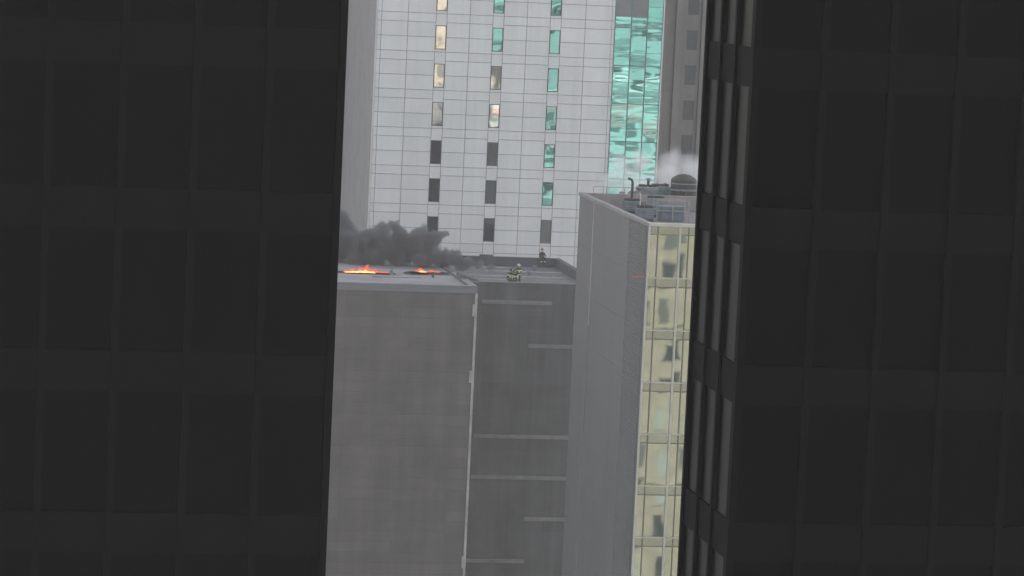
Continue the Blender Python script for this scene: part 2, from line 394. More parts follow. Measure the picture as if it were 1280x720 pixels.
# small black pot near the fire
p = onZ(541, 347, zLd)
vt = thing('vent_pipe', 'small black vent pipe standing in front of the right-hand flames', 'vent', (p.x, p.y, zLd)); vt.scale = (.65, .65, .6)
bm = bmesh.new(); lathe(bm, [(.13, 0), (.13, .5), (.05, .52)], seg=12); fin('pipe', bm, M_char, vt)
bm = bmesh.new(); lathe(bm, [(.04, .52), (.27, .58), (.27, .66), (.03, .8)], seg=12); fin('cap', bm, M_char, vt)
p = onZ(489, 344, zLd)
vt = thing('vent_pipe', 'short pale vent pipe between the two flames', 'vent', (p.x, p.y, zLd))
bm = bmesh.new(); lathe(bm, [(.15, 0), (.15, .35), (.05, .37)], seg=12); fin('pipe', bm, M_steel, vt)
bm = bmesh.new(); lathe(bm, [(.04, .36), (.25, .40), (.2, .5), (.03, .56)], seg=12); fin('cap', bm, M_steel, vt)

# ================================================================== FLAMES
def flame_mat(name, lo, hi, h, st):
    m = bpy.data.materials.new(name); m.use_nodes = True; nt = m.node_tree; N = nt.nodes; L = nt.links
    N.remove(N['Principled BSDF']); out = N['Material Output']
    em = N.new('ShaderNodeEmission'); tr_ = N.new('ShaderNodeBsdfTransparent'); mx = N.new('ShaderNodeMixShader')
    tc = N.new('ShaderNodeTexCoord'); sp = N.new('ShaderNodeSeparateXYZ'); L.new(tc.outputs['Object'], sp.inputs[0])
    mr = N.new('ShaderNodeMapRange'); mr.inputs['From Max'].default_value = h; L.new(sp.outputs['Z'], mr.inputs['Value'])
    rp = N.new('ShaderNodeValToRGB'); rp.color_ramp.elements[0].color = (*lo, 1); rp.color_ramp.elements[1].color = (*hi, 1); rp.color_ramp.elements[1].position = .7
    L.new(mr.outputs[0], rp.inputs[0]); L.new(rp.outputs[0], em.inputs['Color']); em.inputs['Strength'].default_value = st
    n = N.new('ShaderNodeTexNoise'); n.inputs['Scale'].default_value = 3.5; n.inputs['Detail'].default_value = 4; L.new(tc.outputs['Object'], n.inputs[0])
    lw = N.new('ShaderNodeLayerWeight'); lw.inputs[0].default_value = .45
    a = N.new('ShaderNodeMath'); a.operation = 'MULTIPLY'; L.new(n.outputs[0], a.inputs[0]); a.inputs[1].default_value = 1.1
    b = N.new('ShaderNodeMath'); b.operation = 'ADD'; L.new(a.outputs[0], b.inputs[0]); L.new(lw.outputs['Facing'], b.inputs[1])
    c = N.new('ShaderNodeMath'); c.operation = 'MULTIPLY_ADD'; L.new(mr.outputs[0], c.inputs[0]); c.inputs[1].default_value = .45; L.new(b.outputs[0], c.inputs[2])
    m2 = N.new('ShaderNodeMapRange'); m2.inputs['From Min'].default_value = .75; m2.inputs['From Max'].default_value = 1.45; L.new(c.outputs[0], m2.inputs['Value'])
    L.new(m2.outputs[0], mx.inputs[0]); L.new(em.outputs[0], mx.inputs[1]); L.new(tr_.outputs[0], mx.inputs[2]); L.new(mx.outputs[0], out.inputs['Surface'])
    return m
M_fl = flame_mat('flame_outer', (1, .12, .04), (.8, .09, .08), .6, .6)
M_fc = flame_mat('flame_core', (1, .40, .12), (1, .15, .04), .3, 1.7)
def tongue(bm, x, y, h, w, lean, dep=.25):
    n = 7; rings = []
    for i in range(n):
        t = i/(n-1); rr = w*(math.sin(math.pi*min(1, .25+.75*t))**.8)*(1-t*.55)+.01
        cx = x+lean*t**1.5*h+.06*math.sin(7*t+x*3); rings.append([bm.verts.new((cx+rr*math.cos(a*math.pi/4), y+dep*rr/w*math.sin(a*math.pi/4), h*t)) for a in range(8)])
    for A, B in zip(rings, rings[1:]):
        for i in range(8): bm.faces.new((A[i], A[(i+1) % 8], B[(i+1) % 8], B[i]))
    bm.faces.new(rings[0][::-1]); bm.faces.new(rings[-1])
def fire(px0, px1, py, label, prof, seed, big=1.0, YY=None):
    random.seed(seed)
    a = onZ(px0, py-.5, zLd); b = onZ(px1, py, zLd); cx, cy = (a.x+b.x)/2, (a.y+b.y)/2; w = b.x-a.x
    t = thing('fire', label, 'fire', (cx, cy, zLd+.03), 0, 'flames on the roof')
    bm = bmesh.new(); bc = bmesh.new(); n = max(6, int(w/.22))
    for i in range(n):
        s = i/(n-1); h = prof(s)*big*random.uniform(.4, 1.5)
        tongue(bm, -w/2+w*s+random.uniform(-.1, .1), random.uniform(-.3, .3), h, random.uniform(.22, .42), random.uniform(-.1, .7))
        if prof(s) > .22: tongue(bc, -w/2+w*s, -.35+random.uniform(-.1, .1), h*.5, random.uniform(.16, .3), random.uniform(0, .5), .12)
    fin('flame', bm, M_fl, t, smooth=True); fin('flame_core', bc, M_fc, t, smooth=True)
    return t
fire(432, 485, 341.0, 'larger orange fire burning along the roof at the left edge', lambda s: .16+.34*math.exp(-((s-.25)/.28)**2)+.75*math.exp(-((s-.5)/.10)**2), 3, .62)
fire(522, 547, 340.4, 'smaller orange fire burning behind the black vent pipe', lambda s: .13+.4*math.exp(-((s-.22)/.14)**2)+.06*math.sin(s*20), 5, .55)

# ================================================================== SMOKE (volume)
def blob_volume(name, blobs, color, dens, nscale, namp, thr=(.0, .5), label=None, emis=0, absorb=None, seed=0., step=1.0, grow=1.12, warp=1.2):
    """blobs: (center, radius). The domain mesh follows the blobs; a noisy field gives the ragged edge."""
    bm = bmesh.new()
    for c, rr in blobs:
        mtx = Matrix.Translation(c) @ Matrix.Diagonal((rr*grow, rr*grow, rr*grow, 1))
        bmesh.ops.create_icosphere(bm, subdivisions=3, radius=1, matrix=mtx)
    m = bpy.data.materials.new(name); m.use_nodes = True; nt = m.node_tree; N = nt.nodes; L = nt.links
    N.remove(N['Principled BSDF']); out = N['Material Output']
    pv = N.new('ShaderNodeVolumePrincipled'); pv.inputs['Color'].default_value = (*color, 1); pv.inputs['Anisotropy'].default_value = .0
    tc = N.new('ShaderNodeTexCoord')
    n1 = N.new('ShaderNodeTexNoise'); n1.noise_dimensions = '4D'; n1.inputs['W'].default_value = seed; n1.inputs['Scale'].default_value = nscale; n1.inputs['Detail'].default_value = 4; n1.inputs['Roughness'].default_value = .6
    L.new(tc.outputs['Object'], n1.inputs[0])
    nw = N.new('ShaderNodeTexNoise'); nw.inputs['Scale'].default_value = nscale*1.3; nw.inputs['Detail'].default_value = 3; L.new(tc.outputs['Object'], nw.inputs[0])
    sv = N.new('ShaderNodeVectorMath'); sv.operation = 'SUBTRACT'; L.new(nw.outputs['Color'], sv.inputs[0]); sv.inputs[1].default_value = (.5, .5, .5)
    wp = N.new('ShaderNodeVectorMath'); wp.operation = 'MULTIPLY_ADD'; L.new(sv.outputs[0], wp.inputs[0]); wp.inputs[1].default_value = (warp,)*3; L.new(tc.outputs['Object'], wp.inputs[2])
    acc = None
    for c, rr in blobs:
        d = N.new('ShaderNodeVectorMath'); d.operation = 'DISTANCE'; L.new(wp.outputs[0], d.inputs[0]); d.inputs[1].default_value = c
        q = N.new('ShaderNodeMath'); q.operation = 'MULTIPLY_ADD'; L.new(d.outputs['Value'], q.inputs[0]); q.inputs[1].default_value = -1/rr; q.inputs[2].default_value = 1
        if acc is None: acc = q.outputs[0]
        else:
            x = N.new('ShaderNodeMath'); x.operation = 'SMOOTH_MAX'; L.new(acc, x.inputs[0]); L.new(q.outputs[0], x.inputs[1]); x.inputs[2].default_value = .25; acc = x.outputs[0]
    s = N.new('ShaderNodeMath'); s.operation = 'MULTIPLY_ADD'; L.new(n1.outputs[0], s.inputs[0]); s.inputs[1].default_value = namp; L.new(acc, s.inputs[2])
    s2 = N.new('ShaderNodeMath'); s2.operation = 'SUBTRACT'; L.new(s.outputs[0], s2.inputs[0]); s2.inputs[1].default_value = namp*.62
    mr = N.new('ShaderNodeMapRange'); mr.interpolation_type = 'SMOOTHSTEP'; mr.inputs['From Min'].default_value = thr[0]; mr.inputs['From Max'].default_value = thr[1]; mr.inputs['To Max'].default_value = dens
    L.new(s2.outputs[0], mr.inputs['Value']); L.new(mr.outputs[0], pv.inputs['Density']); L.new(pv.outputs[0], out.inputs['Volume'])
    try: m.cycles.volume_step_rate = step
    except Exception: pass
    o = fin(name, bm, m)
    rm = o.modifiers.new('remesh', 'REMESH'); rm.mode = 'VOXEL'; rm.voxel_size = .3
    tag(o, label=label, cat='smoke' if label else None, kind='stuff')
    return o
def B(px, py, rpx, Y): c = onY(px, py, Y); return (Vector(c), rpx/14.2)
sm = [(476,291,17,279),(500,297,17,280),(525,294,16,279),(546,298,13,279),(556,293,6,278.5),(450,308,24,281),(424,306,28,282),(396,300,34,282),(470,318,23,280),(500,320,22,280),(530,320,22,279),(552,324,15,279),
      (568,322,13,278),(585,329,11,278),(600,332,9,279),(614,334,7,281),(492,284,12,280),(462,300,18,280),(447,325,20,280),(436,296,20,283),(488,304,16,279.5),(513,304,16,279.5),(537,308,16,279),(574,330,12,278),(424,278,20,284)]
blob_volume('smoke', [B(*b) for b in sm], (.32, .32, .335), 3.0, .95, 1.05, (.0, .32), 'dark grey billowing smoke rising from the burning roof', seed=2.3, step=.25, grow=1.22)

# ================================================================== RIGHT BUILDING (grey side wall, reflective facade)
NY = 213.0
nc = onY(812, 279, NY); xW = nc.x; zT = nc.z
far = onX(725, 242, xW); FY = far.y
zT2 = zT
xRR = xW+11.4
rb = thing('glass_fronted_building', 'grey ribbed side wall and reflective greenish glass front of the building at right', 'building', (xW, NY, 0))
ribY = onX(786, 300, xW).y
seamY = onX(743, 260, xW).y
plainY = onX(795, 300, xW).y
W(boxes('core', [(xW+.1, NY+.3, 0, xRR, FY, zT-1.3)], M_gdark, rb))
bm = bmesh.new()
nP = 22; hP = 3.6
ys = [ribY+.03, ribY+(seamY-ribY)*.33, ribY+(seamY-ribY)*.66, seamY-.03, ]
for i in range(len(ys)-1):
    for k in range(24):
        z1 = zT-.25-k*hP; box(bm, xW, ys[i]+.006, z1-hP+.012, xW+.098, ys[i+1]-.006, z1)
for k in range(24):
    z1 = zT-.25-k*hP; box(bm, xW+.002, seamY+.10, z1-hP+.012, xW+.098, FY, z1)
W(fin('side_wall', bm, M_gwall, rb))
# ribbed strip: real horizontal ribs
bm = bmesh.new(); z = zT-.25
y0, y1 = NY+.9, ribY-.02
prof = []
while z > 30: prof += [(xW+.03, z), (xW-.05, z-.035), (xW-.05, z-.085), (xW+.03, z-.12)]; z -= .19
A = [bm.verts.new((x, y0, zz)) for x, zz in prof]; Bv = [bm.verts.new((x, y1, zz)) for x, zz in prof]
for i in range(len(prof)-1): bm.faces.new((A[i], A[i+1], Bv[i+1], Bv[i]))
W(fin('ribbed_cladding', bm, M_gwall, rb))
W(boxes('corner_panel', [(xW+.01, NY+.02, 0, xW+.099, NY+.88, zT-.25)], M_gdark, rb))
W(boxes('wall_seam', [(xW-.04, seamY-.02, zT-9.5, xW+.06, seamY+.09, zT-.25), ], M_pmull, rb))
s2 = onX(734, 450, xW).y
W(boxes('wall_seam', [(xW-.04, seamY-.02, 20, xW+.06, seamY+.09, zT-9.6)], mat('dull_seam', (.24, .24, .24), .6, .3, .4), rb))
W(boxes('coping', [(xW-.07, NY-.05, zT-.25, xW+.3, FY+.05, zT)], M_cope, rb, .02))
# parapet: inside, back, right
W(boxes('parapet', [(xW+.3, FY-.3, zT-1.3, xRR, FY+.04, zT-.02), (xRR-.3, NY+.5, zT-1.3, xRR, FY-.3, zT-.02), (xW+.14, NY+.4, zT-1.3, xW+.302, FY-.3, zT-.26), (xW+.3, NY+.12, zT-1.3, xRR-.3, NY+.4, zT-.21)], M_pink, rb))
W(boxes('roof_deck', [(xW+.31, NY+.41, zT-1.3, xRR-.31, FY-.31, zT-1.2)], M_roofR, rb))
W(boxes('cornice', [(xW-.05, NY-.12, zT-.2, xRR, NY+.4, zT+.02)], M_pmull, rb, .02))
# facade
fz = onY(812, 347, NY).z          # a floor line
bayw = 2.15; narrow = .62
floors = range(-8, 2)
bars_p = []; bars_g = []
x = xW; nb = 5
bars_p.append((xW-.05, NY-.13, 20, xW+.07, NY+.02, zT-.2))
for i in range(1, nb): bars_p.append((xW+i*bayw-.07, NY-.12, 20, xW+i*bayw+.07, NY-.002, zT-.2))
for i in range(nb): bars_g.append((xW+i*bayw+narrow-.035, NY-.09, 20, xW+i*bayw+narrow+.035, NY-.004, zT-.2))
for k in floors:
    z = fz+k*FH
    if z < zT-.3:
        for i in range(nb): bars_p.append((xW+.072+i*bayw if i == 0 else xW+i*bayw+.072, NY-.10, z-.04, xW+(i+1)*bayw-.072, NY-.002, z+.04)); 
    if z-.62 < zT-.3:
        for i in range(nb):
            bars_g.append((xW+i*bayw+.075, NY-.075, z-.66, xW+(i+1)*bayw-.075, NY-.005, z-.60))
W(boxes('mullion', bars_p, M_pmull, rb)); W(boxes('glazing_bar', bars_g, M_gmull, rb))
gc = 0
for k in floors:
    z = fz+k*FH
    for i in range(3):
        for (xa, xb, tagn) in ((xW+i*bayw+.07, xW+i*bayw+narrow-.03, 0), (xW+i*bayw+narrow+.03, xW+(i+1)*bayw-.07, 1)):
            for (za, zb, m, nm) in ((z+.04, min(z+FH-.66, zT-.2), M_curt, 'glass_pane'), (z-.6, z-.04, M_span, 'spandrel')):
                if zb <= za or zb > zT: continue
                if nm == 'spandrel' and tagn == 0: continue
                if gc > 97 and i > 0: continue
                gc += 1
                if nm == 'spandrel': xa2 = xW+i*bayw+.07
                else: xa2 = xa
                bm = bmesh.new(); ax, az = random.uniform(-.004, .004), random.uniform(-.004, .004)
                v = [bm.verts.new((xx, NY+.0+(xx-xa2)*ax+(zz-(za+zb)/2)*az, zz)) for xx, zz in ((xa2, za), (xb, za), (xb, zb), (xa2, zb))]
                bm.faces.new(v); W(fin(nm, bm, m, rb))
W(boxes('glazing', [(xW+3*bayw+.07, NY+.01, 20, xW+nb*bayw, NY+.06, zT-.2)], M_curt, rb))
W(boxes('east_front', [(xW+nb*bayw+.01, NY, 0, xRR, NY+.3, zT-.2)], M_gdark, rb))
bm = bmesh.new(); hk = onX(811, 347, xW)
tube(bm, [(xW-.9, NY+.3, hk.z-.12), (xW-.5, NY+.3, hk.z-.02), (xW-.002, NY+.3, hk.z+.02)], .05, 6)
W(fin('wall_hook', bm, M_red, rb))

# ---- roof plant on the right building
zD = zT-1.2
def AC(label, px_, py_, w, d, h, m=M_unit, fans=2, group='roof plant of the glass fronted building'):
    p = onZ(px_, py_, zD)
    t = thing('air_conditioner', label, 'roof unit', (p.x, p.y, zD), 0, group)
    boxes('casing', [(-w/2, -d/2, .18, w/2, d/2, h)], m, t, .03)
    boxes('louvre', [(-w/2+.12, -d/2-.03, .35+.14*i, w/2-.12, -d/2-.002, .42+.14*i) for i in range(int((h-.6)/.14))], M_steel, t)
    boxes('skid', [(-w/2, -d/2, 0, w/2, -d/2+.12, .178), (-w/2, d/2-.12, 0, w/2, d/2, .178)], M_tank, t)
    for i in range(fans):
        bm = bmesh.new(); lathe(bm, [(.34, h+.002), (.34, h+.16), (.30, h+.16), (.28, h+.05), (.05, h+.05)], ((-w/2+w*(i+.5)/fans), 0, 0), 16)
        fin('fan_guard', bm, M_tank, t)
    return t
AC('blue grey rooftop unit nearest the glass front corner', 805, 276, 1.2, 1.2, .95)
AC('blue grey rooftop unit in front of the white framed box', 818, 271, 1.1, 1.3, 1.4, M_steel)
AC('low grey rooftop unit by the upright pipe', 790, 266, 1.3, 1.3, .9, M_unit)
AC('tall grey rooftop unit right of the upright pipe', 808, 261, 1.5, 1.3, 1.7, M_steel, 2)
AC('green tinted rooftop unit in the steam', 824, 260, 1.4, 1.3, 1.7, mat('greenish_unit', (.16, .25, .24), .6))
for i, (lab, a_, b_, h_, w_) in enumerate((('long silver duct running behind the rooftop units', (783, 259), (815, 258), .9, .45), ('short silver duct between the rooftop units', (800, 268), (812, 267), .6, .35), ('low silver duct along the grey wall side of the roof', (765, 254), (786, 262), .35, .3))):
    A_ = onZ(*a_, zD); B_ = onZ(*b_, zD); t = thing('air_duct', lab, 'duct', (A_.x, A_.y, zD))
    D_ = B_-A_; bm = bmesh.new(); tube(bm, [(0, 0, .1), (0, 0, h_), (D_.x*.1, D_.y*.1, h_+.1), (D_.x, D_.y, h_+.1), (D_.x, D_.y, .1)], w_/2, 8); fin('duct', bm, M_steel, t)
    bm = bmesh.new()
    for q in range(5):
        u_ = .12+.2*q; tube(bm, [(D_.x*u_, D_.y*u_, h_+.1), (D_.x*(u_+.012), D_.y*(u_+.012), h_+.1)], w_/2+.03, 8)
    fin('joint_ring', bm, M_tank, t)
for i, (px_, py_, h_) in enumerate(((777, 257, .9), (797, 262, 1.5), (813, 268, 1.0), (826, 268, 1.2), (809, 256, 1.9), (830, 258, 1.6))):
    p = onZ(px_, py_, zD)
    t = thing('roof_vent', ['short mushroom vent nearest the grey wall', 'tall thin vent behind the nearest unit', 'vent just behind the glass front', 'vent beside the white framed cage', 'tall vent at the back of the roof plant', 'vent left of the dark water tank'][i], 'vent', (p.x, p.y, zD), 0, 'vents on the right roof')
    bm = bmesh.new(); lathe(bm, [(.11, 0), (.11, h_), (.05, h_+.01)], seg=10); fin('pipe', bm, M_steel if i % 2 else M_tank, t)
    bm = bmesh.new(); lathe(bm, [(.05, h_+.011), (.24, h_+.05), (.22, h_+.15), (.04, h_+.22)], seg=10); fin('cap', bm, M_tank if i % 2 else M_steel, t)
# white framed box
p = onZ(838, 276, zD)
t = thing('equipment_cage', 'white framed equipment cage just behind the glass front parapet', 'cage', (p.x, p.y, zD))
bs = []
for sx in (-1, 0, 1):
    for sy in (-1, 1): bs.append((sx*1.2-.035, sy*.7-.035, 0, sx*1.2+.035, sy*.7+.035, 1.5))
boxes('frame', bs[::1]+[(-1.25, sy*.7-.045, zz, 1.25, sy*.7+.045, zz+.06) for sy in (-1, 1) for zz in (1.502, .75)], mat('dirty_white_paint', (.36, .36, .36), .6, .3, 3), t)
boxes('duct', [(-.9, -.5, .002, .9, .5, 1.1)], M_unit, t, .05)
# dark tank
p = onZ(841, 262, zD)
t = thing('water_tank', 'dark rounded water tank standing in the steam at the right', 'tank', (p.x+.75, p.y, zD))
bm = bmesh.new(); lathe(bm, [(.95, .7), (1.0, .75), (1.0, 2.3), (.9, 2.45), (.5, 2.7), (.05, 2.78)], seg=24); fin('tank_body', bm, M_tank, t)
for i in range(4):
    bm = bmesh.new(); a = math.pi/4+i*math.pi/2; tube(bm, [(.75*math.cos(a), .75*math.sin(a), 0), (.75*math.cos(a), .75*math.sin(a), .72)], .07, 6); fin('leg', bm, M_tank, t)
bm = bmesh.new()
for zz in (1.0, 1.5, 2.0): lathe(bm, [(1.005, zz), (1.03, zz+.02), (1.03, zz+.07), (1.005, zz+.09)], seg=24)
fin('hoop', bm, M_steel, t)
# upright pipes and mast
for lab, px_, py_, h, rr, m in (('upright grey exhaust pipe with a bent top', 789, 264, 2.5, .10, M_tank), ('thin white upright pipe between the rooftop units', 799.5, 271, 1.9, .05, M_white)):
    p = onZ(px_, py_, zD); t = thing('exhaust_pipe', lab, 'pipe', (p.x, p.y, zD))
    bm = bmesh.new(); tube(bm, [(0, 0, 0), (0, 0, h-.3), (-.08, 0, h-.1), (-.35 if rr > .08 else -.02, 0, h)], rr, 8); fin('pipe', bm, m, t)
    bm = bmesh.new(); lathe(bm, [(rr*2, 0), (rr*2, .05), (rr*1.2, .12)], seg=12); fin('flange', bm, M_steel, t)
# guard rail along the far side of the roof
pa = onZ(735, 245, zT); t = thing('guard_rail', 'thin rail along the back parapet of the glass fronted building', 'railing', (xW+1, FY-.15, zT-.02))
bm = bmesh.new()
for i in range(8): tube(bm, [(i*1.2, 0, 0), (i*1.2, 0, .5)], .02, 6)
fin('post', bm, M_steel, t)
bm = bmesh.new(); tube(bm, [(0, 0, .5), (8.4, 0, .5)], .02, 6); fin('rail', bm, M_steel, t)
# steam
st = [B(806, 238, 34, 246), B(832, 225, 30, 246), B(785, 222, 26, 248), B(840, 200, 24, 248), B(775, 205, 22, 250), B(866, 215, 34, 248), B(812, 250, 22, 243), B(790, 246, 16, 243), B(836, 246, 20, 243), B(762, 226, 20, 250), B(798, 200, 22, 249), B(780, 240, 20, 246)]
blob_volume('steam', [(c, r_*.8) for c, r_ in st], (.95, .96, .97), .7, .5, .8, (.0, .6), 'thin pale steam drifting over the plant of the glass fronted building', seed=8.1, step=.5)

# ================================================================== FIREFIGHTERS
M_skin = mat('skin', (.45, .28, .2), .6); M_coat = mat('turnout_coat', (.055, .055, .05), .85, .3, 6); M_trou = mat('turnout_trousers', (.07, .068, .055), .85, .3, 6)
M_refl = mat('reflective_tape', (.72, .78, .50), .35, .1); M_boot = mat('rubber_boot', (.02, .02, .02), .5); M_hblk = mat('black_helmet', (.02, .02, .02), .35); M_hwht = mat('white_helmet', (.6, .6, .62), .4)
M_cyl = mat('air_cylinder', (.45, .45, .25), .4)
def skin(name, V, E, Rd, root, m, parent, sub=1):
    bm = bmesh.new(); L = bm.verts.layers.skin.verify(); vs = []
    for i, (v, r_) in enumerate(zip(V, Rd)):
        b = bm.verts.new(v); b[L].radius = (r_, r_); b[L].use_root = (i in root); vs.append(b)
    for a, b in E: bm.edges.new((vs[a], vs[b]))
    me = bpy.data.meshes.new(name); bm.to_mesh(me); bm.free()
    o = bpy.data.objects.new(name, me); COL.objects.link(o); me.materials.append(m); o.parent = parent
    s = o.modifiers.new('skin', 'SKIN'); s.use_smooth_shade = True
    s = o.modifiers.new('sub', 'SUBSURF'); s.levels = sub; s.render_levels = sub
    return o
def firefighter(label, loc, rz, J, helmet, tank=True, arms_taped=True):
    """J: joints; the figure faces -Y"""
    t = thing('person', label, 'person', loc, rz, 'firefighters on the roof')
    g = {k: Vector(v) for k, v in J.items()}
    # body
    names = ['pelvis', 'waist', 'chest', 'neck', 'chin', 'skull']; rad = [.12, .11, .13, .05, .075, .095]
    V = [g[n] for n in names]; Rd = rad[:]; E = [(0, 1), (1, 2), (2, 3), (3, 4), (4, 5)]; roots = [0]
    fw = (g['chin']-g['skull']); fd = Vector((0, -1, 0)); fd = (fd-fw.normalized()*fd.dot(fw.normalized())).normalized()
    i0 = len(V); V.append(g['chin']+fd*.1-fw*.35); Rd.append(.016); E.append((4, i0))       # nose
    for s in 'lr':
        i = len(V); V += [g[s+'sh'], g[s+'el'], g[s+'wr'], g[s+'ha']]; Rd += [.055, .042, .03, .035]; E += [(2, i), (i, i+1), (i+1, i+2), (i+2, i+3)]
        hd = (g[s+'ha']-g[s+'wr']).normalized(); sd = hd.cross(Vector((0, 1, 0)));
        sd = sd.normalized() if sd.length > .1 else Vector((1, 0, 0)); cl = hd.cross(sd)
        for q, ln in enumerate((.075, .085, .08, .065)):
            j = len(V); b = g[s+'ha']+sd*(.027-.018*q); V += [b, b+hd*ln*.6+cl*.008, b+hd*ln+cl*.035]; Rd += [.009, .009, .007]; E += [(j, j+1), (j+1, j+2)]; roots.append(j)
        j = len(V); b = g[s+'ha']-hd*.03+sd*.02; V += [b, b+sd*.04+hd*.03, b+sd*.045+hd*.06]; Rd += [.011, .010, .008]; E += [(j, j+1), (j+1, j+2)]; roots.append(j)
        i = len(V); V += [g[s+'hip'], g[s+'kn'], g[s+'an'], g[s+'to']]; Rd += [.085, .06, .042, .035]; E += [(0, i), (i, i+1), (i+1, i+2), (i+2, i+3)]
    skin('body', V, E, Rd, roots, M_skin, t, 2)
    # coat
    V = [g['pelvis']-(g['waist']-g['pelvis'])*.5, g['waist'], g['chest'], g['neck']*.8+g['chest']*.2]; Rd = [.20, .185, .195, .11]; E = [(0, 1), (1, 2), (2, 3)]
    for s in 'lr':
        i = len(V); V += [g[s+'sh'], g[s+'el'], g[s+'wr']]; Rd += [.095, .075, .06]; E += [(2, i), (i, i+1), (i+1, i+2)]
    coat = skin('coat', V, E, Rd, [1], M_coat, t, 1)
    # trousers
    V = [g['pelvis']]; Rd = [.16]; E = []
    for s in 'lr':
        i = len(V); V += [g[s+'hip'], g[s+'kn'], g[s+'an']]; Rd += [.12, .098, .085]; E += [(0, i), (i, i+1), (i+1, i+2)]
    trou = skin('trousers', V, E, Rd, [0], M_trou, t, 1)
    for s in 'lr':
        bd = (g[s+'to']-g[s+'an'])
        skin('boot', [g[s+'an']+Vector((0, 0, .12)), g[s+'an'], g[s+'to']+Vector((0, 0, -.0))], [(0, 1), (1, 2)], [.075, .07, .055], [1], M_boot, t, 1)
    def ring(a, b, u0, r_, par, w=.055):
        c = a.lerp(b, u0); d = (b-a).normalized()*w; bm = bmesh.new(); tube(bm, [c-d/2*1.6, c+d/2*1.6], r_, 12, True); fin('reflective_stripe', bm, M_refl, par, smooth=False)
    if arms_taped: ring(g['pelvis'], g['chest'], -.05, .215, coat); ring(g['waist'], g['chest'], .75, .208, coat)
    for s in 'lr':
        if arms_taped: ring(g[s+'sh'], g[s+'el'], .6, .092, coat); ring(g[s+'el'], g[s+'wr'], .8, .072, coat)
        ring(g[s+'kn'], g[s+'an'], .7, .097, trou)
    # helmet on the skull axis
    bm = bmesh.new(); lathe(bm, [(.20, -.015), (.205, 0), (.135, .02), (.13, .07), (.10, .12), (.055, .15), (.01, .158)], seg=16, sy=1.2)
    h = fin('helmet', bm, helmet, t, smooth=True); ax = (g['skull']-g['chin']).normalized()
    h.location = g['skull']+ax*.035; h.rotation_mode = 'QUATERNION'; h.rotation_quaternion = Vector((0, 0, 1)).rotation_difference(ax)
    bm = bmesh.new(); box(bm, -.05, -.165, .03, .05, -.14, .12); fin('helmet_shield', bm, M_refl, h)
    if tank:
        bk = Vector((0, .24, 0)); bm = bmesh.new(); a = g['waist']+bk; b = g['chest']+bk+Vector((0, 0, .06))
        tube(bm, [a, a.lerp(b, .08), a.lerp(b, .9), b], [.04, .085, .085, .035], 12); fin('air_cylinder', bm, M_cyl, t, smooth=True)
    return t
def pose(bend=0., crouch=0., arms=0., sit=False, spread=.12):
    J = {}
    ph = .95-crouch
    def T(y, z):    # upper-body point above pelvis, bent forward (-Y)
        c, s = math.cos(bend), math.sin(bend); return (-(z)*s+y*c, ph+z*c+y*s)
    def up3(x, y, z): yy, zz = T(y, z); return (x, yy, zz)
    J['pelvis'] = (0, 0, ph); J['waist'] = up3(0, 0, .16); J['chest'] = up3(0, 0, .38); J['neck'] = up3(0, 0, .56); J['chin'] = up3(0, -.03, .64); J['skull'] = up3(0, -.02, .73)
    for s, q in (('l', 1), ('r', -1)):
        J[s+'sh'] = up3(q*.19, 0, .46); sh = Vector(J[s+'sh'])
        e = sh+Vector((q*.08, -.10-.12*arms, -.26)); J[s+'el'] = tuple(e); w = e+Vector((-q*.05, -.22-.04*arms, -.10+.2*arms)); J[s+'wr'] = tuple(w); J[s+'ha'] = tuple(w+(w-e).normalized()*.08)
        J[s+'hip'] = (q*.10, 0, ph-.04)
        if sit: J[s+'kn'] = (q*.26, -.42, ph-.02); J[s+'an'] = (q*.14, -.40, ph-.45); J[s+'to'] = (q*.14, -.56, ph-.51)
        else:
            kz = max(.28, .50-crouch*.3); ky = -math.sqrt(max(0, .43**2-(ph-.04-kz)**2)); J[s+'kn'] = (q*spread, ky, kz)
            J[s+'an'] = (q*spread, ky+math.sqrt(max(0, .42**2-(kz-.09)**2)) if crouch > .1 else .0, .09); J[s+'to'] = (q*spread, J[s+'an'][1]-.17, .045)
    return J
def place(px_, Y): p = onY(px_, 350, Y); return p.x
y0 = RYF+1.1
firefighter('leftmost firefighter of the group at the roof edge, bent forward in striped dark gear', (place(636.2, y0), y0, zRf), R(25), pose(.35, .22, .3), M_hblk)
firefighter('middle firefighter of the group at the roof edge, crouching with two bright stripes', (place(643.6, y0-.1), y0-.1, zRf), R(-10), pose(.45, .25, .6), M_hblk)
firefighter('rearmost firefighter of the group at the roof edge, upright in a pale helmet', (place(648.4, y0+1.6), y0+1.6, zRf), R(-35), pose(.1, .0, .7), M_hwht)
p = onY(677.5, 322, RBY)
firefighter('lone firefighter sitting on the rear parapet against the white tower', (p.x, RBY+.12, zP-.95+.02), R(10), pose(.06, .0, .3, sit=True), M_hblk, False, False)
# hose on the deck by the group
bm = bmesh.new(); pts = []
for i in range(40):
    s = i/39; a = onZ(651+46*s, 349-2*math.sin(s*7)-3*s, zRf); pts.append((a.x, a.y, zRf+.04))
tube(bm, pts, .04, 6); tag(fin('fire_hose', bm, mat('hose', (.45, .43, .38), .8)), 'pale fire hose snaking over the roof deck right of the firefighters', 'hose')

